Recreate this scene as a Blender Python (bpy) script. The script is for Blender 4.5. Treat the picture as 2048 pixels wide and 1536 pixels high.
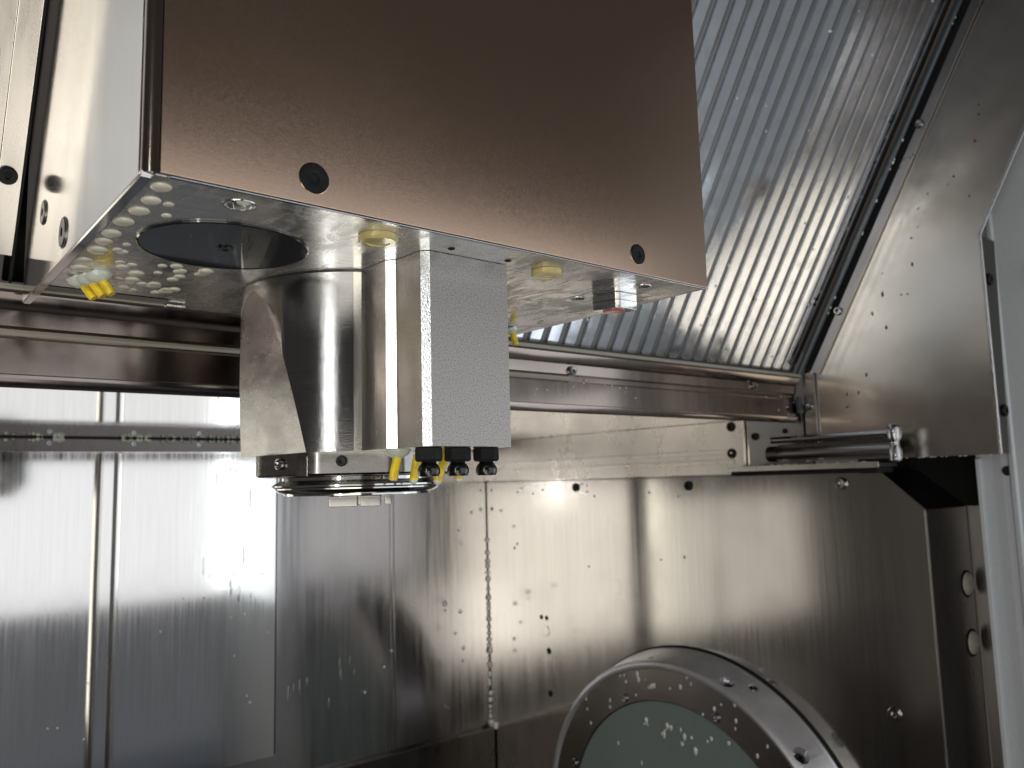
import bpy, bmesh, math, random
from mathutils import Vector, Matrix
R = math.radians
rnd = random.Random(7)
for o in list(bpy.data.objects): bpy.data.objects.remove(o)
S = bpy.context.scene
COL = S.collection

# ------------------------------------------------------------------ camera
cam_d = bpy.data.cameras.new('camera'); cam = bpy.data.objects.new('camera', cam_d); COL.objects.link(cam)
A = Vector((0.77292048, -0.05586295, -0.63203898))
B = Vector((-0.63397792, -0.10850594, -0.76570129))
U = Vector((-0.02580565, 0.99252496, -0.11928234))
cam.matrix_world = Matrix((A, B, U)).to_4x4()
cam_d.sensor_width = 36; cam_d.lens = 1616 / 2048 * 36
cam_d.clip_start = .01; cam_d.clip_end = 50
cam_d.dof.use_dof = True; cam_d.dof.focus_distance = .74; cam_d.dof.aperture_fstop = 9
S.camera = cam

# ------------------------------------------------------------------ world, lamps, exposure
W = bpy.data.worlds.new('World'); S.world = W; W.use_nodes = True
bg = W.node_tree.nodes['Background']; bg.inputs[0].default_value = (.098, .088, .082, 1); bg.inputs[1].default_value = .6
S.view_settings.view_transform = 'Standard'; S.view_settings.look = 'None'
S.view_settings.exposure = 0; S.view_settings.gamma = 1

def area(name, loc, target, sx, sy, radiance, color):
    l = bpy.data.lights.new(name, 'AREA'); l.shape = 'RECTANGLE'; l.size = sx; l.size_y = sy
    l.energy = radiance * math.pi * sx * sy; l.color = color
    o = bpy.data.objects.new(name, l); COL.objects.link(o); o.location = loc
    d = Vector(target) - Vector(loc)
    o.rotation_euler = d.to_track_quat('-Z', 'Y').to_euler()
    return o
area('daylight_door_right', (1.0, -.5, .0), (1.0, 1, .0), 1.5, 1.22, 1.05, (.95, .97, 1))
area('daylight_door_left', (-1.2, -.5, -.66), (-1.2, 1, -.66), 2.1, 1.3, 2.4, (1, .95, .84))
area('daylight_door_far_left', (-3.4, -.5, -.8), (-3.4, 1, -.8), 2.3, 1.2, .85, (1, .95, .88))
area('low_fill_light', (-.1, -.55, -.98), (0, 1, .0), 1.1, .55, .9, (1, .96, .90))  # added fill lamp, gives the left slope plates something bright to reflect
area('right_fill_light', (1.683, -.04, -.14), (0, -.04, -.14), .92, .84, 1.25, (.90, .95, 1))  # added fill lamp, no window known here; brightens ribs and back panels
area('low_blue_fill', (1.1, -.52, -1.1), (1.1, 1, -1.1), 1.7, .9, .07, (.66, .80, 1))  # added dim blue fill, tints the reflection low in the back panels
area('work_lamp_left', (-.6, .04, .19), (.5, .78, .19), .03, .70, 34, (1, .99, .95))
area('work_lamp_right', (1.655, -.27, -.14), (.8, 2.1, -.1), .025, .74, 7.5, (.95, .98, 1))

# ------------------------------------------------------------------ materials
def sock(n, k, v):
    n.inputs[k].default_value = v
def metal(name, col, rough, stretch=(60, 60, 3), dcol=.12, drough=.08, bump=.0, blot=0.0, blotscale=8, metallic=1.0,
          aniso=0.0, fine=0.0, finescale=900, blotcol=None, swirl=0.0, spec=.5, anrot=0.0, bumpdist=.001):
    m = bpy.data.materials.new(name); m.use_nodes = True; nt = m.node_tree; N = nt.nodes; L = nt.links
    p = N['Principled BSDF']
    geo = N.new('ShaderNodeNewGeometry')
    mp = N.new('ShaderNodeMapping'); mp.inputs['Scale'].default_value = stretch
    L.new(geo.outputs['Position'], mp.inputs['Vector'])
    n1 = N.new('ShaderNodeTexNoise'); sock(n1, 'Scale', 1); sock(n1, 'Detail', 6); sock(n1, 'Roughness', .65)
    L.new(mp.outputs[0], n1.inputs['Vector'])
    n2 = N.new('ShaderNodeTexNoise'); sock(n2, 'Scale', blotscale); sock(n2, 'Detail', 5); sock(n2, 'Roughness', .6)
    L.new(geo.outputs['Position'], n2.inputs['Vector'])
    # colour
    mr = N.new('ShaderNodeMapRange'); sock(mr, 'From Min', .3); sock(mr, 'From Max', .7); sock(mr, 'To Min', 1 - dcol); sock(mr, 'To Max', 1 + dcol)
    L.new(n1.outputs['Fac'], mr.inputs['Value'])
    vm = N.new('ShaderNodeVectorMath'); vm.operation = 'SCALE'; vm.inputs[0].default_value = col
    L.new(mr.outputs[0], vm.inputs['Scale'])
    mix = N.new('ShaderNodeMix'); mix.data_type = 'RGBA'
    r2 = N.new('ShaderNodeMapRange'); sock(r2, 'From Min', .5); sock(r2, 'From Max', .68); sock(r2, 'To Min', 0); sock(r2, 'To Max', blot)
    L.new(n2.outputs['Fac'], r2.inputs['Value']); L.new(r2.outputs[0], mix.inputs['Factor'])
    L.new(vm.outputs[0], mix.inputs['A']); mix.inputs['B'].default_value = (blotcol or tuple(c * .6 for c in col)) + (1,)
    L.new(mix.outputs['Result'], p.inputs['Base Color'])
    # roughness
    rr = N.new('ShaderNodeMapRange'); sock(rr, 'From Min', .3); sock(rr, 'From Max', .7); sock(rr, 'To Min', rough - drough); sock(rr, 'To Max', rough + drough)
    L.new(n1.outputs['Fac'], rr.inputs['Value'])
    if swirl:
        n4 = N.new('ShaderNodeTexNoise'); sock(n4, 'Scale', 34); sock(n4, 'Detail', 5); sock(n4, 'Distortion', 2.2)
        m4 = N.new('ShaderNodeMapping'); m4.inputs['Scale'].default_value = (1, .35, 1); m4.inputs['Rotation'].default_value = (0, 0, R(25))
        L.new(geo.outputs['Position'], m4.inputs['Vector']); L.new(m4.outputs[0], n4.inputs['Vector'])
        r4 = N.new('ShaderNodeMapRange'); sock(r4, 'From Min', .42); sock(r4, 'From Max', .62); sock(r4, 'To Min', 0); sock(r4, 'To Max', swirl)
        L.new(n4.outputs['Fac'], r4.inputs['Value'])
        a4 = N.new('ShaderNodeMath'); a4.operation = 'ADD'; L.new(rr.outputs[0], a4.inputs[0]); L.new(r4.outputs[0], a4.inputs[1]); rr = a4
        x4 = N.new('ShaderNodeMix'); x4.data_type = 'RGBA'; L.new(r4.outputs[0], x4.inputs['Factor']); L.new(mix.outputs['Result'], x4.inputs['A']); x4.inputs['B'].default_value = (.92, .93, .92, 1)
        L.new(x4.outputs['Result'], p.inputs['Base Color'])
        mm = N.new('ShaderNodeMath'); mm.operation = 'MULTIPLY_ADD'; L.new(r4.outputs[0], mm.inputs[0]); mm.inputs[1].default_value = -.45; mm.inputs[2].default_value = .86
        L.new(mm.outputs[0], p.inputs['Metallic'])
    ad = N.new('ShaderNodeMath'); ad.operation = 'MULTIPLY_ADD'; ad.use_clamp = True
    L.new(r2.outputs[0], ad.inputs[0]); ad.inputs[1].default_value = .25; L.new(rr.outputs[0], ad.inputs[2])
    L.new(ad.outputs[0], p.inputs['Roughness'])
    p.inputs['Metallic'].default_value = metallic
    p.inputs['Specular IOR Level'].default_value = spec
    if aniso:
        p.inputs['Anisotropic'].default_value = aniso; p.inputs['Anisotropic Rotation'].default_value = anrot
        t = N.new('ShaderNodeTangent'); t.direction_type = 'RADIAL'; t.axis = 'Z'; L.new(t.outputs[0], p.inputs['Tangent'])
    last = None
    if bump:
        b = N.new('ShaderNodeBump'); sock(b, 'Strength', bump); sock(b, 'Distance', bumpdist)
        L.new(n1.outputs['Fac'], b.inputs['Height']); last = b
    if fine:
        n3 = N.new('ShaderNodeTexNoise'); sock(n3, 'Scale', finescale); sock(n3, 'Detail', 2)
        L.new(geo.outputs['Position'], n3.inputs['Vector'])
        b2 = N.new('ShaderNodeBump'); sock(b2, 'Strength', fine); sock(b2, 'Distance', .0006)
        L.new(n3.outputs['Fac'], b2.inputs['Height'])
        if last: L.new(last.outputs[0], b2.inputs['Normal'])
        last = b2
    if last: L.new(last.outputs[0], p.inputs['Normal'])
    return m
def plain(name, col, rough, metallic=0.0, trans=0.0, ior=1.45, sss=0.0, coat=0.0, var=.1):
    m = bpy.data.materials.new(name); m.use_nodes = True; nt = m.node_tree; N = nt.nodes; L = nt.links
    p = N['Principled BSDF']
    geo = N.new('ShaderNodeNewGeometry'); n = N.new('ShaderNodeTexNoise'); sock(n, 'Scale', 120); sock(n, 'Detail', 4)
    L.new(geo.outputs['Position'], n.inputs['Vector'])
    mr = N.new('ShaderNodeMapRange'); sock(mr, 'From Min', .3); sock(mr, 'From Max', .7); sock(mr, 'To Min', 1 - var); sock(mr, 'To Max', 1 + var)
    L.new(n.outputs['Fac'], mr.inputs['Value'])
    vm = N.new('ShaderNodeVectorMath'); vm.operation = 'SCALE'; vm.inputs[0].default_value = col; L.new(mr.outputs[0], vm.inputs['Scale'])
    L.new(vm.outputs[0], p.inputs['Base Color'])
    p.inputs['Roughness'].default_value = rough; p.inputs['Metallic'].default_value = metallic
    p.inputs['Transmission Weight'].default_value = trans; p.inputs['IOR'].default_value = ior
    p.inputs['Subsurface Weight'].default_value = sss; p.inputs['Coat Weight'].default_value = coat
    return m

M = {}
M['warmtint'] = metal('brown_tinted_steel', (.58, .43, .33), .21, (700, 5, 700), .05, .03, blot=.1, blotscale=3, fine=.04, finescale=1500)  # brown tint stands in for warm surroundings reflected in the steel
M['mirror'] = metal('polished_side_steel', (.72, .71, .70), .10, (30, 30, 3), .05, .03, blot=.15, blotscale=6)
M['plate'] = metal('milled_aluminium_plate', (.78, .78, .77), .15, (20, 200, 20), .16, .07, swirl=.17, bump=.10, blot=.5, blotscale=14, bumpdist=.0006)
M['chrome'] = metal('turned_steel', (.36, .36, .37), .12, (12, 12, 600), .08, .02, fine=.17, finescale=1000)
M['ground'] = metal('ground_steel', (.74, .73, .69), .22, (60, 60, 5), .10, .05, fine=.12, finescale=900, blot=.2, blotscale=30)
M['blast'] = metal('bead_blasted_steel', (.30, .29, .275), .36, (800, 800, 800), .6, .14, fine=.5, finescale=800)
M['chamfer'] = metal('grainy_chamfer_steel', (.50, .52, .54), .25, (650, 650, 650), .4, .1, fine=.4, finescale=650)
M['cut'] = metal('milled_flat', (.38, .37, .36), .26, (6, 14, 40), .35, .05, bump=.03, blot=.25, blotscale=18)
M['ring'] = metal('polished_ring', (.62, .62, .62), .09, (9, 9, 300), .06, .03)
M['flange'] = metal('dark_ground_steel', (.30, .29, .29), .25, (20, 20, 60), .15, .06, blot=.3, blotscale=40)
M['wall'] = metal('stainless_wall', (.66, .64, .60), .11, (130, 130, 3), .04, .02, blot=.15, blotscale=2.5, aniso=.0)
M['panel'] = metal('stainless_panel', (.80, .79, .77), .09, (150, 150, 3.5), .05, .03, blot=.10, blotscale=3)
M['backwall'] = metal('stained_stainless', (.50, .49, .50), .15, (60, 60, 2.2), .10, .05, blot=.2, blotscale=3)
M['ceil'] = metal('polished_ceiling_steel', (.80, .79, .77), .06, (5, 60, 5), .04, .02)
M['beam'] = metal('smooth_beam_steel', (.31, .265, .24), .15, (60, 60, 6), .06, .04, blot=.12, blotscale=9)
M['beamtrim'] = metal('pale_seal', (.62, .60, .52), .4, (8, 90, 90), .1, .05, metallic=.3)
M['rib'] = metal('rolled_steel_rib', (.76, .80, .86), .12, (22, 30, 30), .05, .06, bump=.12, blot=.25, blotscale=24, blotcol=(.40, .41, .45), bumpdist=.0015)
M['groove'] = metal('dull_groove_steel', (.20, .195, .19), .42, (30, 10, 10), .06, .05)
M['sheet'] = metal('stainless_side_sheet', (.62, .58, .53), .19, (5, 5, 5), .04, .04, blot=.12, blotscale=3)
M['dark'] = metal('dark_steel', (.13, .12, .115), .30, (20, 20, 6), .15, .06)
M['strip'] = metal('grey_strip', (.34, .33, .33), .3, (10, 10, 10), .06, .04)
M['bluegrey'] = metal('matt_aluminium', (.36, .37, .39), .35, (10, 10, 10), .04, .03)
M['beige'] = metal('brushed_beige_steel', (.76, .72, .67), .28, (90, 20, 8), .07, .04, blot=.15, blotscale=8)
M['discrim'] = metal('cast_disc_rim', (.78, .78, .81), .32, (9, 9, 9), .08, .06, blot=.3, blotscale=14, metallic=.7)
M['discface'] = metal('disc_face', (.30, .28, .265), .22, (9, 9, 9), .05, .04)
M['glass'] = plain('grey_green_glass', (.20, .25, .24), .25, var=.04, coat=.2)
M['black'] = plain('black_oxide', (.009, .010, .011), .36)
M['black'].node_tree.nodes['Principled BSDF'].inputs['Specular IOR Level'].default_value = .22
M['gloss'] = plain('glossy_black_plastic', (.006, .006, .007), .16, coat=.4)
M['disc'] = plain('black_glass_disc', (.010, .012, .016), .07, coat=.6)
M['void'] = plain('black_rubber_and_shade', (.006, .006, .006), .75)  # black for rubber; also paints in the dark of gaps and openings
M['yellow'] = plain('yellow_tube', (.85, .62, .03), .28, var=.35, coat=.5)
M['amber'] = plain('amber_plug', (.58, .47, .20), .22, var=.12, sss=.1, coat=.6)
M['milk'] = plain('milky_coolant', (.66, .68, .60), .12, var=.05, sss=.15, coat=.6)
M['milkbrass'] = plain('milky_drop_ivory', (.70, .68, .58), .18, var=.12, coat=.5)
M['water'] = plain('coolant_drop', (.80, .82, .80), .10, metallic=.15, var=.05, coat=.6)
M['paint'] = plain('grey_door_paint', (.60, .63, .65), .38, var=.03)
M['amberglass'] = plain('amber_lamp_lens', (.45, .22, .03), .25)
M['rust'] = plain('dried_coolant', (.10, .06, .025), .6)
M['red'] = plain('red_lens', (.42, .10, .11), .2, coat=.5)
M['ivory'] = plain('ivory_plastic', (.66, .64, .55), .35)
M['seal'] = plain('dark_seal', (.05, .065, .075), .25, coat=.4)

# ------------------------------------------------------------------ mesh helpers (world coordinates)
def prism(bm, pts, axis, a0, a1):
    f = {'x': lambda p, a: (a, p[0], p[1]), 'y': lambda p, a: (p[0], a, p[1]), 'z': lambda p, a: (p[0], p[1], a)}[axis]
    v0 = [bm.verts.new(f(p, a0)) for p in pts]; v1 = [bm.verts.new(f(p, a1)) for p in pts]
    n = len(pts)
    bm.faces.new(v0); bm.faces.new(v1)
    for i in range(n): bm.faces.new((v0[i], v0[(i + 1) % n], v1[(i + 1) % n], v1[i]))
    return bm
def box(x0, x1, y0, y1, z0, z1, bev=0.0, seg=2, bm=None):
    b = bmesh.new(); prism(b, [(x0, y0), (x1, y0), (x1, y1), (x0, y1)], 'z', z0, z1)
    bmesh.ops.recalc_face_normals(b, faces=b.faces)
    if bev: bmesh.ops.bevel(b, geom=b.edges[:], offset=bev, segments=seg, affect='EDGES', profile=.5)
    if bm is None: return b
    me = bpy.data.meshes.new('t'); b.to_mesh(me); b.free(); bm.from_mesh(me); bpy.data.meshes.remove(me); return bm
def pr(pts, axis, a0, a1, bev=0.0):
    b = bmesh.new(); prism(b, pts, axis, a0, a1); bmesh.ops.recalc_face_normals(b, faces=b.faces)
    if bev: bmesh.ops.bevel(b, geom=b.edges[:], offset=bev, segments=2, affect='EDGES')
    return b
def rings(rs, n=32, cap0=True, cap1=True, M4=None):
    """rs: list of (radius or function(angle), z); revolve about local z"""
    b = bmesh.new(); R_ = []
    for r, z in rs:
        row = []
        for i in range(n):
            a = 2 * math.pi * i / n; q = r(a) if callable(r) else r
            row.append(b.verts.new((q * math.cos(a), q * math.sin(a), z)))
        R_.append(row)
    for k in range(len(R_) - 1):
        for i in range(n):
            b.faces.new((R_[k][i], R_[k][(i + 1) % n], R_[k + 1][(i + 1) % n], R_[k + 1][i]))
    if cap0: b.faces.new(R_[0][::-1])
    if cap1: b.faces.new(R_[-1])
    bmesh.ops.recalc_face_normals(b, faces=b.faces)
    if M4 is not None: b.transform(M4)
    return b
def hexr(r):
    def f(a):
        k = math.pi / 3; t = (a % k) - k / 2
        return r * math.cos(math.pi / 6) / math.cos(t)
    return f
ROT = {'-y': Matrix.Rotation(R(90), 4, 'X'), '-x': Matrix.Rotation(R(-90), 4, 'Y'), '-z': Matrix.Rotation(R(180), 4, 'X'),
       'z': Matrix.Identity(4), 'slope': Matrix.Rotation(math.atan2(.8664, -.4994), 4, 'X')}
def mesh_of(bm, mat, name='m', smooth=True, ang=32):
    me = bpy.data.meshes.new(name); bm.to_mesh(me); bm.free()
    for mm in (mat if isinstance(mat, (list, tuple)) else [mat]): me.materials.append(mm)
    if smooth:
        me.polygons.foreach_set('use_smooth', [True] * len(me.polygons)); me.set_sharp_from_angle(angle=R(ang))
    return me
def wloc(o):
    v = Vector((0, 0, 0))
    while o: v += o.location; o = o.parent
    return v
def part(name, bm, mat, parent=None, label=None, kind=None, smooth=True, ang=32):
    base = wloc(parent)
    bm.transform(Matrix.Translation(-base))
    o = bpy.data.objects.new(name, mesh_of(bm, mat, name, smooth, ang)); COL.objects.link(o); o.parent = parent
    if smooth:
        wn = o.modifiers.new('weighted', 'WEIGHTED_NORMAL'); wn.weight = 100; wn.keep_sharp = True
    if label: o['label'] = label
    if kind: o['kind'] = kind
    return o
def put(name, me, loc, parent=None, rot=None, scale=None, label=None):
    o = bpy.data.objects.new(name, me); COL.objects.link(o); o.parent = parent
    o.location = Vector(loc) - wloc(parent)
    if rot is not None: o.rotation_euler = rot.to_euler()
    if scale: o.scale = scale
    if label: o['label'] = label
    return o
def cut(o, cutters):
    tmp = []
    for c in cutters:
        c.transform(Matrix.Translation(-wloc(o.parent)))
        me = bpy.data.meshes.new('c'); c.to_mesh(me); c.free()
        k = bpy.data.objects.new('c', me); COL.objects.link(k); k.parent = o.parent; tmp.append(k)
        md = o.modifiers.new('b', 'BOOLEAN'); md.operation = 'DIFFERENCE'; md.object = k; md.solver = 'EXACT'
    bpy.context.view_layer.update()
    dg = bpy.context.evaluated_depsgraph_get()
    me = bpy.data.meshes.new_from_object(o.evaluated_get(dg)); o.modifiers.clear(); o.data = me
    wn = o.modifiers.new('weighted', 'WEIGHTED_NORMAL'); wn.weight = 100; wn.keep_sharp = True
    me.polygons.foreach_set('use_smooth', [True] * len(me.polygons)); me.set_sharp_from_angle(angle=R(30))
    for k in tmp: bpy.data.objects.remove(k)
def tag(o, label=None, cat=None, group=None, kind=None):
    if label: o['label'] = label
    if cat: o['category'] = cat
    if group: o['group'] = group
    if kind: o['kind'] = kind
    return o
def thing(name, label, cat, loc, group=None):
    o = bpy.data.objects.new(name, None); COL.objects.link(o); o.location = loc; o.empty_display_size = .05
    return tag(o, label, cat, group)
def tube(bm, pts, r, n=16, cap=True):
    pts = [Vector(p) for p in pts]; rr = []
    for i, p in enumerate(pts):
        d = (pts[min(i + 1, len(pts) - 1)] - pts[max(i - 1, 0)]).normalized()
        a = d.orthogonal().normalized() if i == 0 else (a_prev - d * a_prev.dot(d)).normalized()
        a_prev = a; c = d.cross(a); q = r[i] if isinstance(r, (list, tuple)) else r
        rr.append([bm.verts.new(p + (a * math.cos(2 * math.pi * k / n) + c * math.sin(2 * math.pi * k / n)) * q) for k in range(n)])
    for i in range(len(rr) - 1):
        for k in range(n): bm.faces.new((rr[i][k], rr[i][(k + 1) % n], rr[i + 1][(k + 1) % n], rr[i + 1][k]))
    if cap: bm.faces.new(rr[0][::-1]); bm.faces.new(rr[-1])
    return bm
def tb(pts, r, n=16):
    b = bmesh.new(); tube(b, pts, r, n); bmesh.ops.recalc_face_normals(b, faces=b.faces); return b
# shared bolt meshes, head along local +z, seat at z = 0
def bolt(r, h, socket=.42, mat='black'):
    s = hexr(r * socket)
    return mesh_of(rings([(r * .97, -.001), (r, h * .25), (r * .96, h * .7), (r * .84, h), (r * socket * 1.15, h * 1.02), (s, h * .98), (s, h * .15), (.0001, h * .1)], 36, True, True), M[mat], 'bolt_mesh')
def countersunk(r, mat='black', rim='chrome', depth=.004, milk=False):
    s = hexr(r * .36)
    me = mesh_of(rings([(r * 1.07, -.0008), (r * 1.07, .0005), (r * 1.04, .0007), (r, .0002), (r * .97, .0016), (r * .45, .0018), (s, .0016), (hexr(r * .34), .0003), (.0001, .0003)], 40, False, True), [M[mat], M[rim], M['void']], 'countersunk_mesh')
    for p in me.polygons:
        c = p.center; d = math.hypot(c.x, c.y)
        p.material_index = 1 if d > r * 1.0 else (2 if d < r * .36 else 0)
    return me

# sloped plane frame: s runs up along the slope towards the viewer, h is height off the plane into the room
SU = Vector((0, -.4994, .8664)); SN = Vector((0, -.8664, -.4994)); S0 = Vector((0, 1.0, .2265))
def sp(x, s, h=0.0): return Vector((x, 0, 0)) + S0 + SU * s + SN * h
def slopebox(x0, x1, s0, s1, h0, h1, bev=0.0):
    b = box(x0, x1, s0, s1, h0, h1, bev)
    for v in b.verts: v.co = sp(v.co.x, v.co.y, v.co.z)
    bmesh.ops.recalc_face_normals(b, faces=b.faces)
    return b

XS = 1.677; YB = 2.19
# ------------------------------------------------------------------ setting
o = part('floor', box(-3, 2.4, -1.2, 2.6, -1.62, -1.6), M['dark']); tag(o, kind='structure')
o = part('ceiling_strip', box(-1.2, XS - .002, 1.03, YB - .004, .132, .15), M['ceil']); tag(o, kind='structure')

# back wall
bw = thing('back_wall', 'tall stained stainless back wall with pale panels at the left', 'wall', (0, YB, -1.6))
part('wall_sheet', box(-1.2, XS - .002, YB, YB + .02, -1.595, .15), M['backwall'], bw)
XP = .918
part('wall_panel', pr([(-1.2, 2.14), (.462, 2.14), (.470, 2.148), (.470, YB - .002), (-1.2, YB - .002)], 'z', -.705, .095, .0012), M['panel'], bw, label='wide pale panel left of the grooved strip')
part('wall_panel', pr([(.476, 2.148), (.481, 2.14), (.505, 2.14), (.510, 2.148), (.510, YB - .002), (.476, YB - .002)], 'z', -.705, .095, .001), M['panel'], bw, label='narrow upright strip between two grooves')
part('wall_panel', pr([(.516, 2.148), (.522, 2.14), (XP, 2.14), (XP, YB - .002), (.516, YB - .002)], 'z', -.705, .095, .0012), M['panel'], bw, label='pale panel right of the grooved strip')
part('groove_liner', box(.4705, .4755, 2.152, YB - .003, -.70, .092), M['dark'], bw)
part('groove_liner', box(.5105, .5155, 2.152, YB - .003, -.70, .092), M['dark'], bw)
part('edge_seal', box(XP + .001, XP + .011, 2.158, YB - .003, -.705, .10), M['void'], bw)
part('wall_panel', box(1.318, XS - .004, YB - .006, YB - .0005, -.785, .097, .001), M['backwall'], bw, label='flush grey panel next to the inside corner')
part('wall_seam', box(1.306, 1.317, YB - .004, YB - .0005, -.785, .130, .0015), M['backwall'], bw)
part('lower_dark_sheet', box(XP + .03, XS - .004, YB - .03, YB - .0005, -1.59, -.79, .002), M['dark'], bw)  # dark sheet across the foot of the back wall
part('crease_shade', box(-1.2, XS - .008, YB - .0045, YB - .001, .0985, .1315, .0005), M['dark'], bw)  # dark strip paints in the shade of the recess above the panels
part('crease_seal', box(-1.2, XS - .008, YB - .009, YB - .0046, .1285, .1318, .0005), M['void'], bw)
bm_ = bolt(.009, .004, mat='chrome')
for x, y, z in ((1.5025, YB - .006, -.382), (1.506, YB - .006, -.698)):
    put('bolt', bm_, (x, y, z), bw, ROT['-y'])
b9 = bolt(.006, .004, mat='chrome')
for x in (.372, .560, .722): put('bolt', b9, (x, YB - .0005, .118), bw, ROT['-y'])

# right-hand side wall (lower)
SWT = -.003
rw = thing('side_wall', 'large brushed stainless side wall behind the round rotary disc', 'wall', (XS, 1.4, -1.6))
part('wall_sheet', pr([(YB + .02, SWT), (.828, SWT), (.744, -.079), (.744, -1.595), (YB + .02, -1.595)], 'x', XS, XS + .012, .001), M['wall'], rw)
part('upper_sheet', box(XS + .003, XS + .012, .98, YB + .02, .0, .155), M['wall'], rw)
part('service_hatch', box(XS - .0012, XS + .0005, 1.868, 1.912, -.610, -.535, .0006), M['wall'], rw)
part('round_cap', rings([(.016, -.001), (.016, .001), (.015, .0013)], 32, M4=Matrix.Translation((XS, 1.900, -.455)) @ ROT['-x']), M['wall'], rw, smooth=False)
for y, z in ((1.60, -.30), (1.545, -.303)): part('round_cap', rings([(.021, -.001), (.021, .0002), (.0205, .0003)], 32, M4=Matrix.Translation((XS, y, z)) @ ROT['-x']), M['wall'], rw, smooth=False)
hole = mesh_of(rings([(.0095, -.0005), (.0095, .0008), (.008, .001), (.006, .0002)], 20), M['void'], 'hole_mesh')
for y, z in ((1.8888, -.5131), (1.8879, -.6368)): put('screw_hole', hole, (XS, y, z), rw, ROT['-x'])
hs = mesh_of(rings([(.007, -.0005), (.007, .0008), (.005, .001)], 20), M['void'], 'hole_mesh')
for y, z in ((1.919, -.4165), (1.895, -.4165)): put('screw_hole', hs, (XS, y, z), rw, ROT['-x'])
b11 = bolt(.0125, .006, mat='black'); c11 = bolt(.0135, .007, mat='chrome')
for y, me in ((1.746, b11), (1.330, b11), (.915, c11)): put('bolt', me, (XS, y, -.0235), rw, ROT['-x'])
put('bolt', c11, (XS, .8366, -.489), rw, ROT['-x'])

# long plate on the side wall
pl = thing('cover_plate', 'long pale stainless plate with two bolts screwed on the side wall', 'plate', (XS - .004, 1.6, 0))
part('plate_sheet', pr([(1.153, .003), (1.149, .131), (YB - .006, .131), (YB - .006, .003)], 'x', XS - .008, XS - .0005, .0012), M['beige'], pl)
for z0 in (.028, .052): part('raised_rib', box(XS - .011, XS - .0078, 1.18, YB - .008, z0, z0 + .011, .0012), M['beige'], pl)
b10 = bolt(.012, .005, mat='black')
for y, z in ((1.185, .118), (1.187, .053)): put('bolt', b10, (XS - .008, y, z), pl, ROT['-x'])

# rail, bracket, shelf
rl = thing('side_rail', 'twin bar rail on a dark bracket with a chrome end post above a narrow shelf', 'rail', (1.64, .95, .02))
part('bracket', pr([(1.140, .136), (.992, .150), (.985, .030), (1.132, .022)], 'x', XS - .013, XS - .001, .001), M['strip'], rl)
part('shelf', box(1.60, XS - .001, .79, 1.150, .010, .017, .001), M['strip'], rl)
part('shelf_lip', box(1.595, 1.60, .79, 1.150, .008, .020, .001), M['beige'], rl)
part('shelf_shade_strip', box(1.61, XS - .001, .80, 1.150, -.002, .0095), M['void'], rl)  # black strip paints in the dark gap under the shelf
part('upper_bar', tb([(1.622, 1.045, .076), (1.622, .770, .076)], .0075), M['chrome'], rl)
part('lower_bar', tb([(1.628, 1.045, .045), (1.628, .770, .045)], .012), M['strip'], rl)
part('back_strip', box(1.635, 1.645, .775, 1.04, .050, .066, .001), M['dark'], rl)
part('end_post', rings([(.009, .018), (.0125, .022), (.0125, .040), (.0085, .052), (.0085, .060), (.0135, .068), (.0135, .086), (.010, .092), (.004, .095)], 24, M4=Matrix.Translation((1.622, .766, 0))), M['chrome'], rl)
part('clamp', tb([(1.622, 1.052, .045), (1.622, 1.028, .045)], .018), M['dark'], rl)
b8 = bolt(.009, .006, mat='black')
put('bolt', b8, (XS - .013, 1.115, .090), rl, ROT['-x']); put('bolt', bolt(.006, .004, mat='black'), (XS - .013, 1.035, .098), rl, ROT['-x'])

# chute at the near end of the side wall
ch = thing('chip_chute', 'dark stepped chute with a black opening under the side sheet', 'chute', (1.78, .74, -.1))
part('front_panel', box(XS + .002, 1.886, .7445, .752, -1.59, -.078, .001), M['dark'], ch)
sl = part('slanted_panel', pr([(XS + .004, .744), (1.886, .744), (1.886, .8375), (XS + .004, .8375)], 'z', -.0825, -.0795), M['dark'], ch)
for v in sl.data.vertices:
    w = v.co + wloc(ch); t = (w.y - .744) / .0935
    v.co.z += t * .0785
part('edge_strip', box(XS - .003, XS + .001, .7400, .7435, -1.59, -.078, .001), M['strip'], ch)
part('edge_strip', pr([(.8275, -.0035), (.8245, -.0010), (.7402, -.0770), (.7432, -.0795)], 'x', XS - .003, XS + .001), M['strip'], ch)
part('back_void', box(XS + .013, 1.95, .86, .88, -.2, .05), M['void'], ch)  # these black panels paint in the dark inside the chute opening
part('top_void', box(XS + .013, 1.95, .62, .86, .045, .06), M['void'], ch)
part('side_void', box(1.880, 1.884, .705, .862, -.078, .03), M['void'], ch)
part('end_panel', pr([(.742, -.078), (.704, .012), (.690, .012), (.690, -1.59), (.742, -1.59)], 'x', 1.887, 1.892, .001), M['strip'], ch)
btn = mesh_of(rings([(.0285, -.001), (.0285, .001), (.024, .0015), (.0235, .0035), (.018, .008), (.009, .0105), (.001, .011)], 28), [M['ivory'], M['void']], 'button_mesh')
for p in btn.polygons: p.material_index = 1 if math.hypot(p.center.x, p.center.y) > .0238 and p.center.z < .0016 else 0
for z in (-.240, -.361): put('round_button', btn, (1.8485, .7445, z), ch, ROT['-y'])

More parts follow.
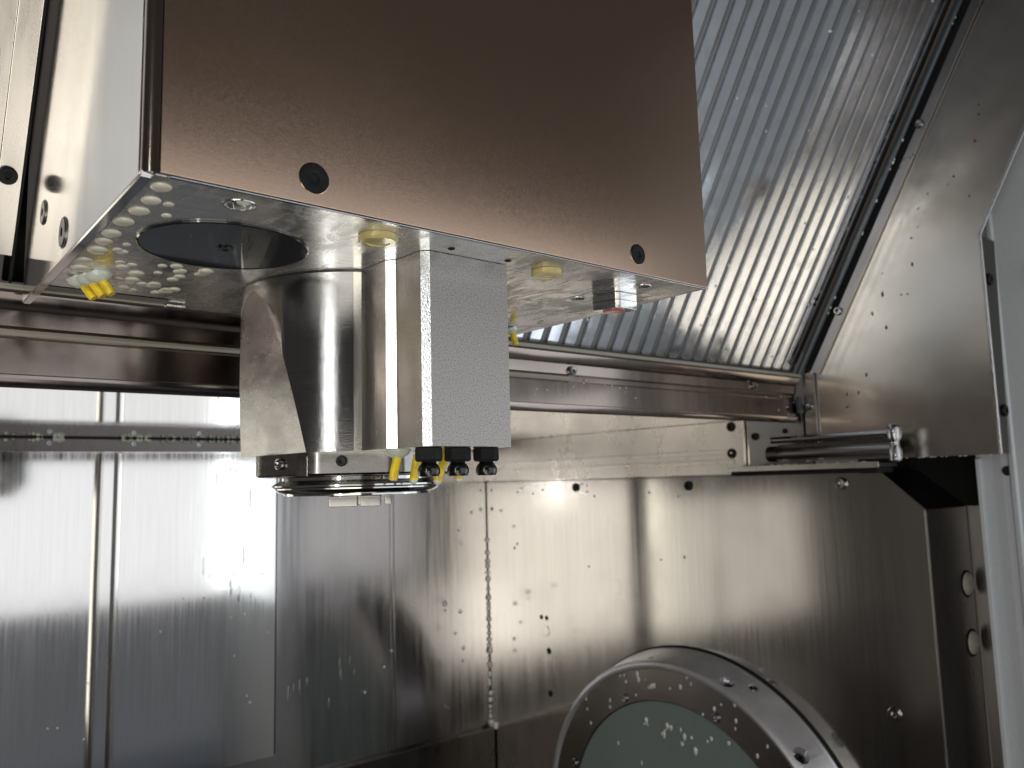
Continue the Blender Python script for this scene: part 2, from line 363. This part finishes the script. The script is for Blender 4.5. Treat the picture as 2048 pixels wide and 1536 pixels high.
# upper side sheet with bent edge
ss = thing('side_sheet', 'tall stainless side sheet with a bent bright edge and slanted top', 'panel', (XS, .8, .027))
part('sheet_face', pr([(.596, .027), (.596, .452), (.30, 1.02), (.56, 1.04), (.985, .30), (.985, .027)], 'x', XS, XS + .004), M['sheet'], ss)
part('bent_edge', tb([(XS + .002, .5945, .028), (XS + .002, .5945, .452), (XS + .002, .30, 1.018)], .0035, 12), M['chrome'], ss)
part('return_flange', pr([(XS + .003, .028), (1.713, .028), (1.743, .449), (XS + .003, .449)], 'y', .5925, .5965), M['dark'], ss)
put('bolt', b10, (1.697, .5925, .365), ss, ROT['-y']); put('bolt', b10, (1.707, .5925, .110), ss, ROT['-y'])

# painted door frame at the far right
df = thing('door_frame', 'light grey painted door post at the right edge', 'door frame', (1.74, .55, -1.6))
part('post', pr([(1.762, .672), (1.80, .672), (1.80, -.45), (1.712, -.45), (1.752, .622), (1.757, .640), (1.759, .655)], 'z', -1.59, 1.2, .0015), M['paint'], df)
part('post_lip', box(1.748, 1.7615, .660, .668, -1.585, .02, .001), M['paint'], df)
part('post_ridge', pr([(1.7520, .610), (1.7465, .606), (1.7450, .598), (1.7510, .594)], 'z', -1.59, 1.2, .0008), M['paint'], df)
part('lamp_lens', pr([(.505, .335), (.530, .342), (.530, .388), (.505, .40)], 'x', 1.735, 1.752, .002), M['amberglass'], df)
put('screw_hole', hole, (1.7505, .612, -.005), df, ROT['-x'])
put('screw_hole', hole, (1.7485, .575, -.153), df, ROT['-x'])

# rotary disc
C0 = Vector((XS, 1.345, -.901))
MX = Matrix.Translation(C0) @ ROT['-x']
rd = thing('rotary_disc', 'large round rotary disc with bolted rim and grey green window', 'rotary table', tuple(C0))
part('shadow_gap', rings([(.474, 0.0), (.474, .004), (.46, .004)], 128, M4=MX), M['void'], rd)
rim = part('rim', rings([(.468, .003), (.470, .010), (.466, .016), (.452, .088), (.447, .096), (.440, .100), (.434, .098), (.430, .092), (.430, .03), (.3, .03)], 160, True, True, M4=MX), M['discrim'], rd, ang=50)
part('face_ring', rings([(.4345, .090), (.4345, .0925), (.356, .0925), (.353, .090)], 128, False, False, M4=MX), M['discface'], rd)
part('window', rings([(.3535, .080), (.3535, .0895), (.0001, .0905)], 128, M4=MX), M['glass'], rd)
bd = bolt(.011, .006, mat='chrome')
for k in range(8):
    a = R(45 * k + 21)
    put('bolt', bd, C0 + Vector((-.0925, math.cos(a) * .372, math.sin(a) * .372)), rd, ROT['-x'])
def on_rim(a, t):   # point and frame on the conical rim, t 0 (wall) .. 1 (front)
    h = .016 + .072 * t; r = .466 - .014 * t
    P = C0 + Vector((-h, math.cos(a) * r, math.sin(a) * r))
    n = Vector((-.19, math.cos(a) * .98, math.sin(a) * .98)).normalized()
    return P, n
cutters = []; heads = []
bh = bolt(.011, .008, mat='black'); bh2 = bolt(.010, .005, mat='chrome')
for deg, t, r_, dp in ((110, .80, .0185, .022), (137.5, .80, .0185, .022), (165, .8, .0185, .022), (81, .85, .009, .012), (54, .8, .0185, .022)):
    P, n = on_rim(R(deg), t); mt = Matrix.Translation(P) @ n.to_track_quat('Z', 'Y').to_matrix().to_4x4()
    cutters.append(rings([(r_ * .8, -dp), (r_, -dp * .7), (r_ * 1.02, .03)], 32, M4=mt))
    if r_ > .01: heads.append((P - n * dp * .95 + Vector((.006, 0, 0)), n, bh))
for deg in (115.75, 60, 170):
    P, n = on_rim(R(deg), .3); mt = Matrix.Translation(P) @ n.to_track_quat('Z', 'Y').to_matrix().to_4x4()
    cutters.append(rings([(.012, -.006), (.0135, .02)], 32, M4=mt)); heads.append((P - n * .0055, n, bh2))
cut(rim, cutters)
for P, n, me in heads:
    ob = put('bolt', me, P, rd); ob.rotation_euler = n.to_track_quat('Z', 'Y').to_euler()

# ------------------------------------------------------------------ cross beam
cb = thing('cross_beam', 'dark stainless cross beam with pale sealing lips behind the spindle head', 'beam', (.6, 1.0, .114))
prof = [(1.03, .132), (1.016, .117), (1.006, .1135), (.998, .1155), (.9945, .121), (.994, .126), (.9965, .1275), (.9972, .165), (1.0, .168), (1.0, .176), (.9965, .179), (.9955, .196), (.988, .204), (.985, .213), (.989, .217), (1.06, .226), (1.06, .132)]
part('beam_body', pr(prof, 'x', -.8, 1.655), M['beam'], cb, ang=28)
part('seal_lip', pr([(.9995, .1690), (.9965, .1693), (.9935, .1715), (.9960, .1750), (.9995, .1755)], 'x', -.8, .952), M['beamtrim'], cb)
part('top_lip', pr([(.9845, .2165), (.982, .2182), (.985, .2225), (1.0, .2255), (1.0, .2185)], 'x', -.8, 1.66), M['beamtrim'], cb)
part('lower_seam', box(-.8, 1.652, .9958, .9966, .1262, .1272), M['beamtrim'], cb)
part('end_stop', box(1.646, 1.662, .984, .992, .135, .172, .001), M['seal'], cb)
b12 = bolt(.0085, .006, mat='chrome')
for x, z in ((.9554, .1850), (1.49, .1882)): put('bolt', b12, (x, .9955, z), cb, ROT['-y'])

# ------------------------------------------------------------------ sloped ribbed way cover
wc = thing('way_cover', 'sloping ribbed steel roof cover above the cross beam, right of the head', 'way cover', tuple(sp(1.1, 0)))
part('backing_sheet', slopebox(.58, 1.660, .0, 1.15, -.010, -.004), M['groove'], wc)
pitch = .0395
x = 1.652 - pitch * 27; i = 0
while x < 1.645:
    w = pitch * .64
    b = bmesh.new(); q = [(x, -.0035), (x + .0012, 0), (x + w - .0012, 0), (x + w, -.0035)]
    v0 = [b.verts.new(sp(px, .004, h)) for px, h in q]; v1 = [b.verts.new(sp(px, 1.14, h)) for px, h in q]
    for k in range(3): b.faces.new((v0[k], v0[k + 1], v1[k + 1], v1[k]))
    b.faces.new(v0)
    bmesh.ops.recalc_face_normals(b, faces=b.faces)
    for f in b.faces:
        if f.normal.dot(SN) < -.01: f.normal_flip()
    part('rib', b, M['rib'], wc, smooth=False)
    x += pitch; i += 1
part('seal_tube', tb([sp(1.662, .003, .010), sp(1.662, 1.12, .010)], .0075), M['seal'], wc)

es = thing('edge_channel', 'narrow grey bolted strip running up beside the ribbed cover', 'strip', tuple(sp(1.665, 0)))
part('channel_strip', slopebox(1.669, 1.675, .02, 1.14, .030, .050, .001), M['strip'], es)
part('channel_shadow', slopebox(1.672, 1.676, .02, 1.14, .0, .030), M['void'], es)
part('upright_strip', box(1.668, 1.675, .958, .985, .03, .225, .001), M['strip'], es)
b7 = bolt(.009, .006, mat='chrome')
for s in (.575, .165): put('bolt', b7, sp(1.669, s, .034), es, ROT['-x'])
put('bolt', b7, (1.668, .972, .150), es, ROT['-x'])

# left sloped plates seen past the head
lp = thing('left_slope_plate', 'beige brushed slope plate with a black button bolt at the left edge', 'plate', tuple(sp(.1, 0)))
part('plate_strip', slopebox(.0885, .104, .0, 1.1, -.002, .0, .0005), M['beige'], lp)
part('plate_strip', slopebox(.1045, .125, .03, 1.1, -.002, .001, .0006), M['beige'], lp)
part('outer_plate', slopebox(-.25, .0875, .0, 1.1, -.004, -.001), M['bluegrey'], lp)
part('edge_black_strip', slopebox(.1255, .1275, .0, 1.1, -.01, .0015), M['void'], lp)  # matt black strip filling the gap beside the plate
put('bolt', bolt(.0095, .006, .38), sp(.112, .115, .001), lp, ROT['slope'])
vo = part('slot_dark_sheet', slopebox(.1275, .579, -.02, 1.15, -.08, -.07), M['void']); tag(vo, 'black sheet painting in the dark behind the slot beside the head', 'dark sheet')  # black sheet added for the dark void seen through the slot

# ------------------------------------------------------------------ milling head
mh = thing('milling_head', 'stainless milling head with brown front cover and steel spindle below', 'milling head', (.415, .76, .2))
arc = [(.1345 + .009 - .009 * math.cos(R(a)), .5205 + .009 - .009 * math.sin(R(a))) for a in range(0, 91, 15)]
part('rounded_corner', pr(arc + [(.1435, .5235), (.1385, .5290)], 'z', .2006, 1.05), M['beam'], mh, ang=50)
fp = part('front_panel', box(.1440, .7055, .5203, .5235, .2006, 1.05, .0006), M['warmtint'], mh)
sd = part('side_panel', box(.1335, .1375, .5300, .962, .2006, 1.05, .0008), M['mirror'], mh)
for y, z, r_ in ((.8589, .2669, .0115), (.7608, .2217, .0130)): put('bolt', countersunk(r_, mat='dark', rim='strip'), (.1335, y, z), sd, ROT['-x'])
fl = part('bottom_flange', pr([(.5245, .0), (.5245, .004), (.962, .004), (.962, .0)], 'x', .1330, .1415, .0012), M['mirror'], mh)
for v in fl.data.vertices: v.co.z += .1975
part('right_panel', box(.7025, .7065, .524, .92, .2006, 1.05), M['mirror'], mh)
part('back_panel', box(.142, .7020, .915, .919, .235, 1.05), M['void'], mh)
bp = part('base_plate', pr([(.1420, .5240), (.7065, .5240), (.7065, .92), (.277, .912), (.277, .885), (.257, .885), (.257, .873), (.1420, .873)], 'z', .2, .212, .0008), M['plate'], mh)
part('front_trim', box(.150, .7068, .5205, .5238, .1988, .2004, .0005), M['chrome'], mh)
part('notch_lip', box(.257, .277, .890, .900, .196, .2, .001), M['beige'], bp)
put('bolt', countersunk(.0110, rim='warmtint'), (.2496, .5205, .2202), fp, ROT['-y'])
put('bolt', countersunk(.0098, rim='warmtint'), (.5952, .5205, .2197), fp, ROT['-y'])
cs = countersunk(.0085, mat='chrome', rim='chrome')
cpl = part('round_cover', rings([(.0675, .0), (.0675, .0012), (.0665, .0018), (.0655, .0012), (.0640, .0012), (.0001, .0012)], 96, True, True, M4=Matrix.Translation((.2340, .6535, .1998)) @ ROT['-z']), M['disc'], bp, ang=12)
put('bolt', countersunk(.0062, mat='gloss', rim='black'), (.2340, .6535, .1986), bp, ROT['-z'])
cs_ = [(.0105, .2067, .5491), (.0085, .6199, .6326), (.0085, .6387, .5537)]
cut(bp, [rings([(r * .95, -.0085), (r, 0), (r * 1.02, .003)], 36, M4=Matrix.Translation((x, y, .2)) @ ROT['-z']) for r, x, y in cs_])
for r, x, y in cs_:
    part('hole_rim', rings([(r * 1.02, -.001), (r * 1.03, .0006), (r * 1.14, .0006), (r * 1.18, -.0005)], 40, False, False, M4=Matrix.Translation((x, y, .2)) @ ROT['-z']), M['ring'], bp)
    put('recessed_bolt', bolt(r * .78, .0045, .42), (x, y, .2078), bp, ROT['-z'])
part('trapped_drop', rings([(1, 0), (.93, .3), (.7, .6), (.3, .8), (.01, .84)], 20, M4=Matrix.Translation((.2092, .5480, .2040)) @ ROT['-z'] @ Matrix.Diagonal((.0062, .0062, .0050, 1))), M['milk'], bp)
for x, y in ((.3927, .5527), (.4571, .5549)): put('small_screw', bolt(.0032, .0008, .5), (x, y, .1999), bp, ROT['-z'])
for x, y, r in ((.3236, .5571, .0160), (.5106, .5614, .0150)):
    part('yellow_plug', rings([(r, 0), (r * 1.02, .0015), (r, .0045), (r * .92, .0058), (r * .6, .0058), (r * .58, .0050), (r * .3, .0050), (.0001, .0052)], 40, M4=Matrix.Translation((x, y, .1998)) @ ROT['-z']), M['amber'], bp)
# sensor block
sb = part('sensor_block', pr([(.6225, .6115), (.6305, .5855), (.6345, .5820), (.6610, .5820), (.6610, .6130), (.6245, .6140)], 'z', .1825, .1996, .0006), M['ring'], mh)
part('sensor_lens', rings([(.0125, 0), (.0125, .0015), (.011, .002)], 32, M4=Matrix.Translation((.6420, .5985, .1828)) @ ROT['-z']), M['red'], sb)
part('sensor_joint', pr([(.6222, .6117), (.6302, .5852), (.6343, .5817), (.6613, .5817), (.6613, .6133), (.6243, .6143)], 'z', .1912, .1918), M['dark'], sb)

# spindle body
cx, cy, cr = .418, .764, .120
def ext(p, q): return p
poly = [(.4655, .5675), (.3800, .5675), (.3741, .5734), (.3715, .6095), (.3648, .6162), (.3632, .6572)]
a0 = math.atan2(.6572 - cy, .3632 - cx); a1 = math.atan2(-math.sqrt(cr * cr - .0475 ** 2), .0475)
n = 90
span = (a1 - a0) % (-2 * math.pi) if False else -(2 * math.pi - (a1 - a0))
for k in range(1, n + 1):
    a = a0 + span * k / n; poly.append((cx + cr * math.cos(a), cy + cr * math.sin(a)))
poly[-1] = (.4655, cy - math.sqrt(cr * cr - .0475 ** 2))
b = bmesh.new(); prism(b, poly, 'z', .031, .1995); bmesh.ops.recalc_face_normals(b, faces=b.faces)
e = bmesh.ops.bisect_plane(b, geom=b.verts[:] + b.edges[:] + b.faces[:], plane_co=(.3201, .764, .031), plane_no=Vector((-1, -.05025, -.13924)).normalized(), clear_outer=True)
ce = [g for g in e['geom_cut'] if isinstance(g, bmesh.types.BMEdge)]
bmesh.ops.edgeloop_fill(b, edges=ce)
bmesh.ops.recalc_face_normals(b, faces=b.faces)
body = part('spindle_body', b, [M['chrome'], M['ground'], M['blast'], M['cut'], M['chamfer']], mh, ang=25)
for p in body.data.polygons:
    w = p.center + wloc(mh); nn = p.normal
    if abs(nn.z) > .5: p.material_index = 1
    elif nn.z < -.05: p.material_index = 3
    elif w.x > .379 and w.y < .575 and nn.y < -.9: p.material_index = 2
    elif w.y < .5735 and nn.x < -.3: p.material_index = 4
    elif w.y < .66 and (w.x < .38 or nn.x > .9): p.material_index = 1
mid = M['blast']
part('body_gasket', rings([(.1202, .1980), (.1212, .1990), (.1210, .1996)], 96, M4=Matrix.Translation((cx, cy, 0))), M['strip'], mh)
put('bolt', bolt(.007, .0025), (.4655, .600, .062), body, Matrix.Rotation(R(90), 4, 'Y'))
part('end_line', box(.3805, .4650, .5668, .5672, .0375, .0378), M['cut'], body)

# nose flange, ring, drive keys
def octo(r, k=.965):
    def f(a):
        q = math.pi / 4; t = ((a + R(8)) % q) - q / 2
        return min(r, r * k * math.cos(q / 2) / math.cos(t) * 1.06)
    return f
cx, cy = .415, .76
T = Matrix.Translation((cx, cy, 0))
nf = part('nose_flange', rings([(.088, .0312), (octo(.1035), .0308), (octo(.1035), .0115), (octo(.101), .0095), (.075, .0092)], 160, M4=T), M['flange'], mh, ang=20)
def at_az(deg, r, z): return Vector((cx + r * math.cos(R(deg)), cy + r * math.sin(R(deg)), z))
def azrot(deg): return Matrix.Rotation(R(deg), 4, 'Z') @ Matrix.Rotation(R(90), 4, 'Y')
put('bolt', bolt(.0052, .003), at_az(-127, .101, .0225), nf, azrot(-127))
put('screw_hole', mesh_of(rings([(.0055, -.001), (.0055, .0006), (.0042, .0008), (.0038, -.004)], 24), M['ring'], 'port_mesh'), at_az(-166, .1005, .0215), nf, azrot(-166))
b = box(-.006, .006, -.003, .006, -.011, .008, .001); b.transform(Matrix.Translation(at_az(-148, .101, .0200)) @ Matrix.Rotation(R(-58), 4, 'Z'))
part('lug', b, M['flange'], nf)
part('nose_collar', rings([(.072, .0095), (.080, .0085), (.080, .0055), (.0835, .0030), (.0868, .0010), (.0868, -.0006), (.0840, -.0020), (.0838, -.0032), (.0800, -.0060), (.0745, -.0078), (.0745, -.0095), (.058, -.0100), (.050, .004), (.03, .02)], 128, True, True, M4=T), M['ring'], mh, ang=20)
for dx, dy, w in ((-.040, -.036, .014), (-.018, -.050, .010)):
    b = box(-w, w, -.009, .009, -.0205, -.0102, .0012); b.transform(Matrix.Translation((cx + dx + .004, cy + dy - .002, 0)) @ Matrix.Rotation(R(-33), 4, 'Z'))
    part('drive_key', b, M['flange'], mh)
    b = box(-.0035, .0035, -.008, .008, -.0190, -.0102, .001); b.transform(Matrix.Translation((cx + dx + .019, cy + dy - .010, 0)) @ Matrix.Rotation(R(-33), 4, 'Z'))
    if dx < 0: part('key_screw', b, M['flange'], mh)

# black ball-joint coolant nozzles
nut = mesh_of(rings([(hexr(.0112), .0), (hexr(.0119), -.0008), (hexr(.0119), -.0105), (hexr(.0105), -.0122), (.006, -.0124)], 48, True, True), M['black'], 'nut_mesh', ang=20)
ball = mesh_of(rings([(.0066, -.0115), (.0066, -.0138), (.0080, -.0150), (.0094, -.0172), (.0099, -.0195), (.0098, -.0222), (.0086, -.0250), (.0062, -.0252), (.0060, -.0252)], 48, True, True), M['gloss'], 'ball_mesh', ang=50)
for px_ in (.3925, .4235, .4555):
    hd = bpy.data.objects.new('coolant_nozzle', nut); COL.objects.link(hd); hd.parent = mh; hd.location = Vector((px_, .592, .0309)) - wloc(mh)
    hd.rotation_euler = (0, 0, R(12 + px_ * 40))
    q = bpy.data.objects.new('nozzle_ball', ball); COL.objects.link(q); q.parent = hd

def jet(p0, p1, r, gr, gd, parent=mh, drop=True, name='yellow_jet_tube'):
    p0, p1 = Vector(p0), Vector(p1); d = (p1 - p0).normalized()
    t = part(name, tb([p0, p0 + d * .001, p1 - d * .001, p1], [r, r, r, r * .85], 20), M['yellow'], parent)
    if gr:
        q = Vector(gd).normalized(); bm = rings([(gr, 0), (gr * .96, gr * .25), (gr * .8, gr * .52), (gr * .5, gr * .74), (gr * .1, gr * .80)], 28, M4=Matrix.Translation(p0 - q * gr * .6) @ q.to_track_quat('Z', 'Y').to_matrix().to_4x4())
        part('grommet', bm, M['milk'], t)
    if drop:
        bm = rings([(r * .9, 0), (r * .85, r * .35), (r * .5, r * .75), (r * .05, r * .9)], 16, M4=Matrix.Translation(p1) @ d.to_track_quat('Z', 'Y').to_matrix().to_4x4())
        part('hanging_drop', bm, M['milk'], t)
    return t
jet((.3905, .640, .026), (.3850, .640, .0035), .0042, .0125, (0, 0, -1), drop=False)
jet((.4060, .630, .026), (.4020, .632, .0030), .0042, 0, (0, 0, -1))
jet((.4340, .622, .032), (.4255, .628, .0020), .0042, 0, (0, 0, -1))
jet((.4455, .622, .026), (.4455, .622, .0035), .0046, 0, (0, 0, -1))
# jet cluster under the base plate, left and right
for x, y in ((.1720, .8080), (.1675, .8220), (.1628, .8360)):
    jet((x + .001, y - .008, .194), (x + .009, y - .014, .1805), .0042, .0125, (.35, -.1, -1), bp, False)
for x, y in ((.668, .806), (.652, .812)):
    jet((x, y, .194), (x + .003, y - .004, .177), .0040, .0095, (.2, -.1, -1), bp, False)

# ------------------------------------------------------------------ milky drops under the head plate
def dropmesh(name, mat, k=.42):
    return mesh_of(rings([(1, -.02), (.96, k * .35), (.82, k * .7), (.55, k * .92), (.2, k), (.01, k)], 24), M[mat], name, ang=80)
dm = dropmesh('drop_mesh', 'milkbrass', .28)
# positions on the plate (x, y, radius)
spots = []
for yy in (.545, .575, .602, .633, .668, .693, .722, .760, .790, .822):
    spots.append((.1520 + rnd.uniform(-.002, .004), yy, rnd.uniform(.0065, .0088)))
for i in range(34):
    spots.append((rnd.uniform(.162, .25), rnd.uniform(.735, .868), rnd.uniform(.004, .0075)))
for i in range(8): spots.append((rnd.uniform(.56, .68), rnd.uniform(.64, .90), rnd.uniform(.003, .006)))
for i in range(7): spots.append((rnd.uniform(.165, .175), rnd.uniform(.56, .72), rnd.uniform(.003, .005)))
for x, y, r in spots:
    if math.hypot(x - .234, y - .6535) < .075: continue
    if math.hypot(x - .168, y - .82) < .018: continue
    o = put('coolant_drop', dm, (x, y, .1999), None, ROT['-z'], (r, r * 1.15, r))
    lb, gp = (('large flat milky coolant drop in the row along the flange edge of the head plate', 'large milky drops along the flange edge') if x < .158 and r > .006 else
              ('small milky coolant drop under the right end of the head plate behind the sensor block', 'small milky drops by the sensor block') if x > .5 else
              ('small milky coolant drop beside the flange row, left of the black disc', 'small milky drops left of the black disc') if y < .73 else
              ('milky coolant drop near the back edge of the head plate by the left yellow jets', 'milky drops around the left yellow jets'))
    tag(o, lb, 'drop', gp)

# fine droplets and chips scattered on the walls (uncountable)
def scatter(name, label, cat, gens, mat, shape='ball'):
    b = bmesh.new()
    for P, nrm, r, el in gens:
        m4 = Matrix.Translation(P) @ Vector(nrm).to_track_quat('Z', 'Y').to_matrix().to_4x4()
        bmesh.ops.create_icosphere(b, subdivisions=2, radius=1, matrix=m4 @ Matrix.Diagonal((r, r * el, r * .55, 1)))
    o = part(name, b, M[mat], ang=180); tag(o, label, cat, kind='stuff'); return o
g = []
for i in range(16): g.append(((rnd.uniform(1.20, 1.66), YB - .007, rnd.uniform(-.62, .0)), (0, -1, 0), rnd.uniform(.003, .0062), rnd.uniform(1, 1.3)))
for i in range(14): g.append(((XS - .0005, rnd.uniform(1.2, 2.1), rnd.uniform(-.05, -.01) if i % 3 else rnd.uniform(-.3, -.1)), (-1, 0, 0), rnd.uniform(.0025, .005), 1.1))
for i in range(34): g.append(((XS - .004, YB - .008 - rnd.uniform(0, .006), -.20 - .58 * (i / 33) ** .8 + rnd.uniform(-.008, .008)), (-.7, -.7, 0), rnd.uniform(.0025, .0055), 1.8))
for i in range(14): g.append(((XS - .004, YB - .012 - rnd.uniform(-.01, .03), -.785 + rnd.uniform(-.012, .008)), (-.7, -.7, 0), rnd.uniform(.004, .009), 1.0))
for i in range(30): g.append(((rnd.uniform(1.5, 1.645), .9945, rnd.uniform(.12, .2)) if i % 6 == 0 else (rnd.uniform(.86, 1.12), .9965, rnd.uniform(.14, .178)), (0, -1, 0), rnd.uniform(.0006, .0018), 1))
for i in range(22): g.append(((rnd.uniform(-.0, .9), 2.1385, rnd.uniform(-.65, -.2)), (0, -1, 0), rnd.uniform(.0015, .003), 1.3))
scatter('wall_droplets', 'tiny coolant droplets and chips sprinkled over walls and beam', 'droplets', g, 'water')
g = []
for i in range(16):
    g.append(((rnd.gauss(.775, .035), 2.1395, rnd.uniform(-.36, .05)), (0, -1, 0), rnd.uniform(.0015, .004), rnd.uniform(2.5, 9)))
for i in range(10):
    g.append(((rnd.uniform(.98, 1.2), YB - .0005, rnd.uniform(-.62, -.5)), (0, -1, 0), rnd.uniform(.0012, .0025), rnd.uniform(6, 14)))
b = bmesh.new()
for P, nrm, r, el in g:
    bmesh.ops.create_icosphere(b, subdivisions=2, radius=1, matrix=Matrix.Translation(P) @ Matrix.Diagonal((r, r * .16, r * el, 1)))
tag(part('coolant_runs', b, M['mirror'], ang=180), 'thin wet coolant runs trickling down the back wall', 'coolant', kind='stuff')
g = []
for i in range(130):
    x = rnd.choice((rnd.uniform(.0, .37), rnd.uniform(.38, .40), rnd.uniform(.53, .60), rnd.uniform(.62, .9)))
    g.append(((x, YB - .010, .1285 - rnd.uniform(0, .005)), (0, -.7, -.7), rnd.uniform(.002, .0055), rnd.uniform(.7, 1.4)))
scatter('crease_beads', 'row of glossy coolant beads along the ceiling crease', 'droplets', g, 'milk')
g = []
for i in range(60):
    s = rnd.uniform(.02, .9); x = rnd.uniform(.75, 1.63)
    g.append((sp(x, s, .001), SN, rnd.uniform(.0012, .003), rnd.uniform(1, 1.8)))
for i in range(16): g.append((sp(1.661, rnd.uniform(.05, .9), .018), SN, rnd.uniform(.0015, .0035), 1.2))
scatter('cover_droplets', 'small droplets hanging on the ribbed cover and its seal', 'droplets', g, 'water')
g = []
for i in range(40):
    a = rnd.uniform(R(40), R(150)); rr = rnd.choice((rnd.uniform(.36, .43), rnd.uniform(.36, .43), rnd.uniform(.08, .33)))
    g.append((C0 + Vector((-.0935, math.cos(a) * rr, math.sin(a) * rr)), (-1, 0, 0), rnd.uniform(.002, .0042), rnd.uniform(1, 2.2)))
for i in range(16):
    g.append((C0 + Vector((-.0935, -.01 + rnd.gauss(0, .055), .285 + rnd.gauss(0, .012))), (-1, 0, 0), rnd.uniform(.002, .006), rnd.uniform(.8, 2.5)))
scatter('disc_chips', 'pale chips and drops stuck to the rotary disc face', 'chips', g, 'water')
g = []
for i in range(20): g.append(((1.600 + rnd.uniform(-.004, .02), rnd.uniform(.77, 1.14), .0205), (0, 0, 1), rnd.uniform(.0015, .004), 1.2))
for i in range(16): g.append(((rnd.uniform(1.679, 1.70), rnd.uniform(.60, .78), .0265), (0, 0, -1), rnd.uniform(.0015, .003), 1.2))
scatter('shelf_droplets', 'droplets on the rail shelf and side sheet lower edge', 'droplets', g, 'water')
g = []
for i in range(22):
    s = rnd.uniform(-.05, .75); 
    g.append(((XS - .0008, .93 - .45 * max(s, 0) + rnd.gauss(-.05, .03), .16 + max(s, 0) * .78 + rnd.uniform(-.02, .02)), (-1, 0, 0), rnd.uniform(.001, .0024), rnd.uniform(1, 2.8)))
o = scatter('rust_flecks', 'small brown dried coolant flecks on the side sheet', 'flecks', g, 'rust')
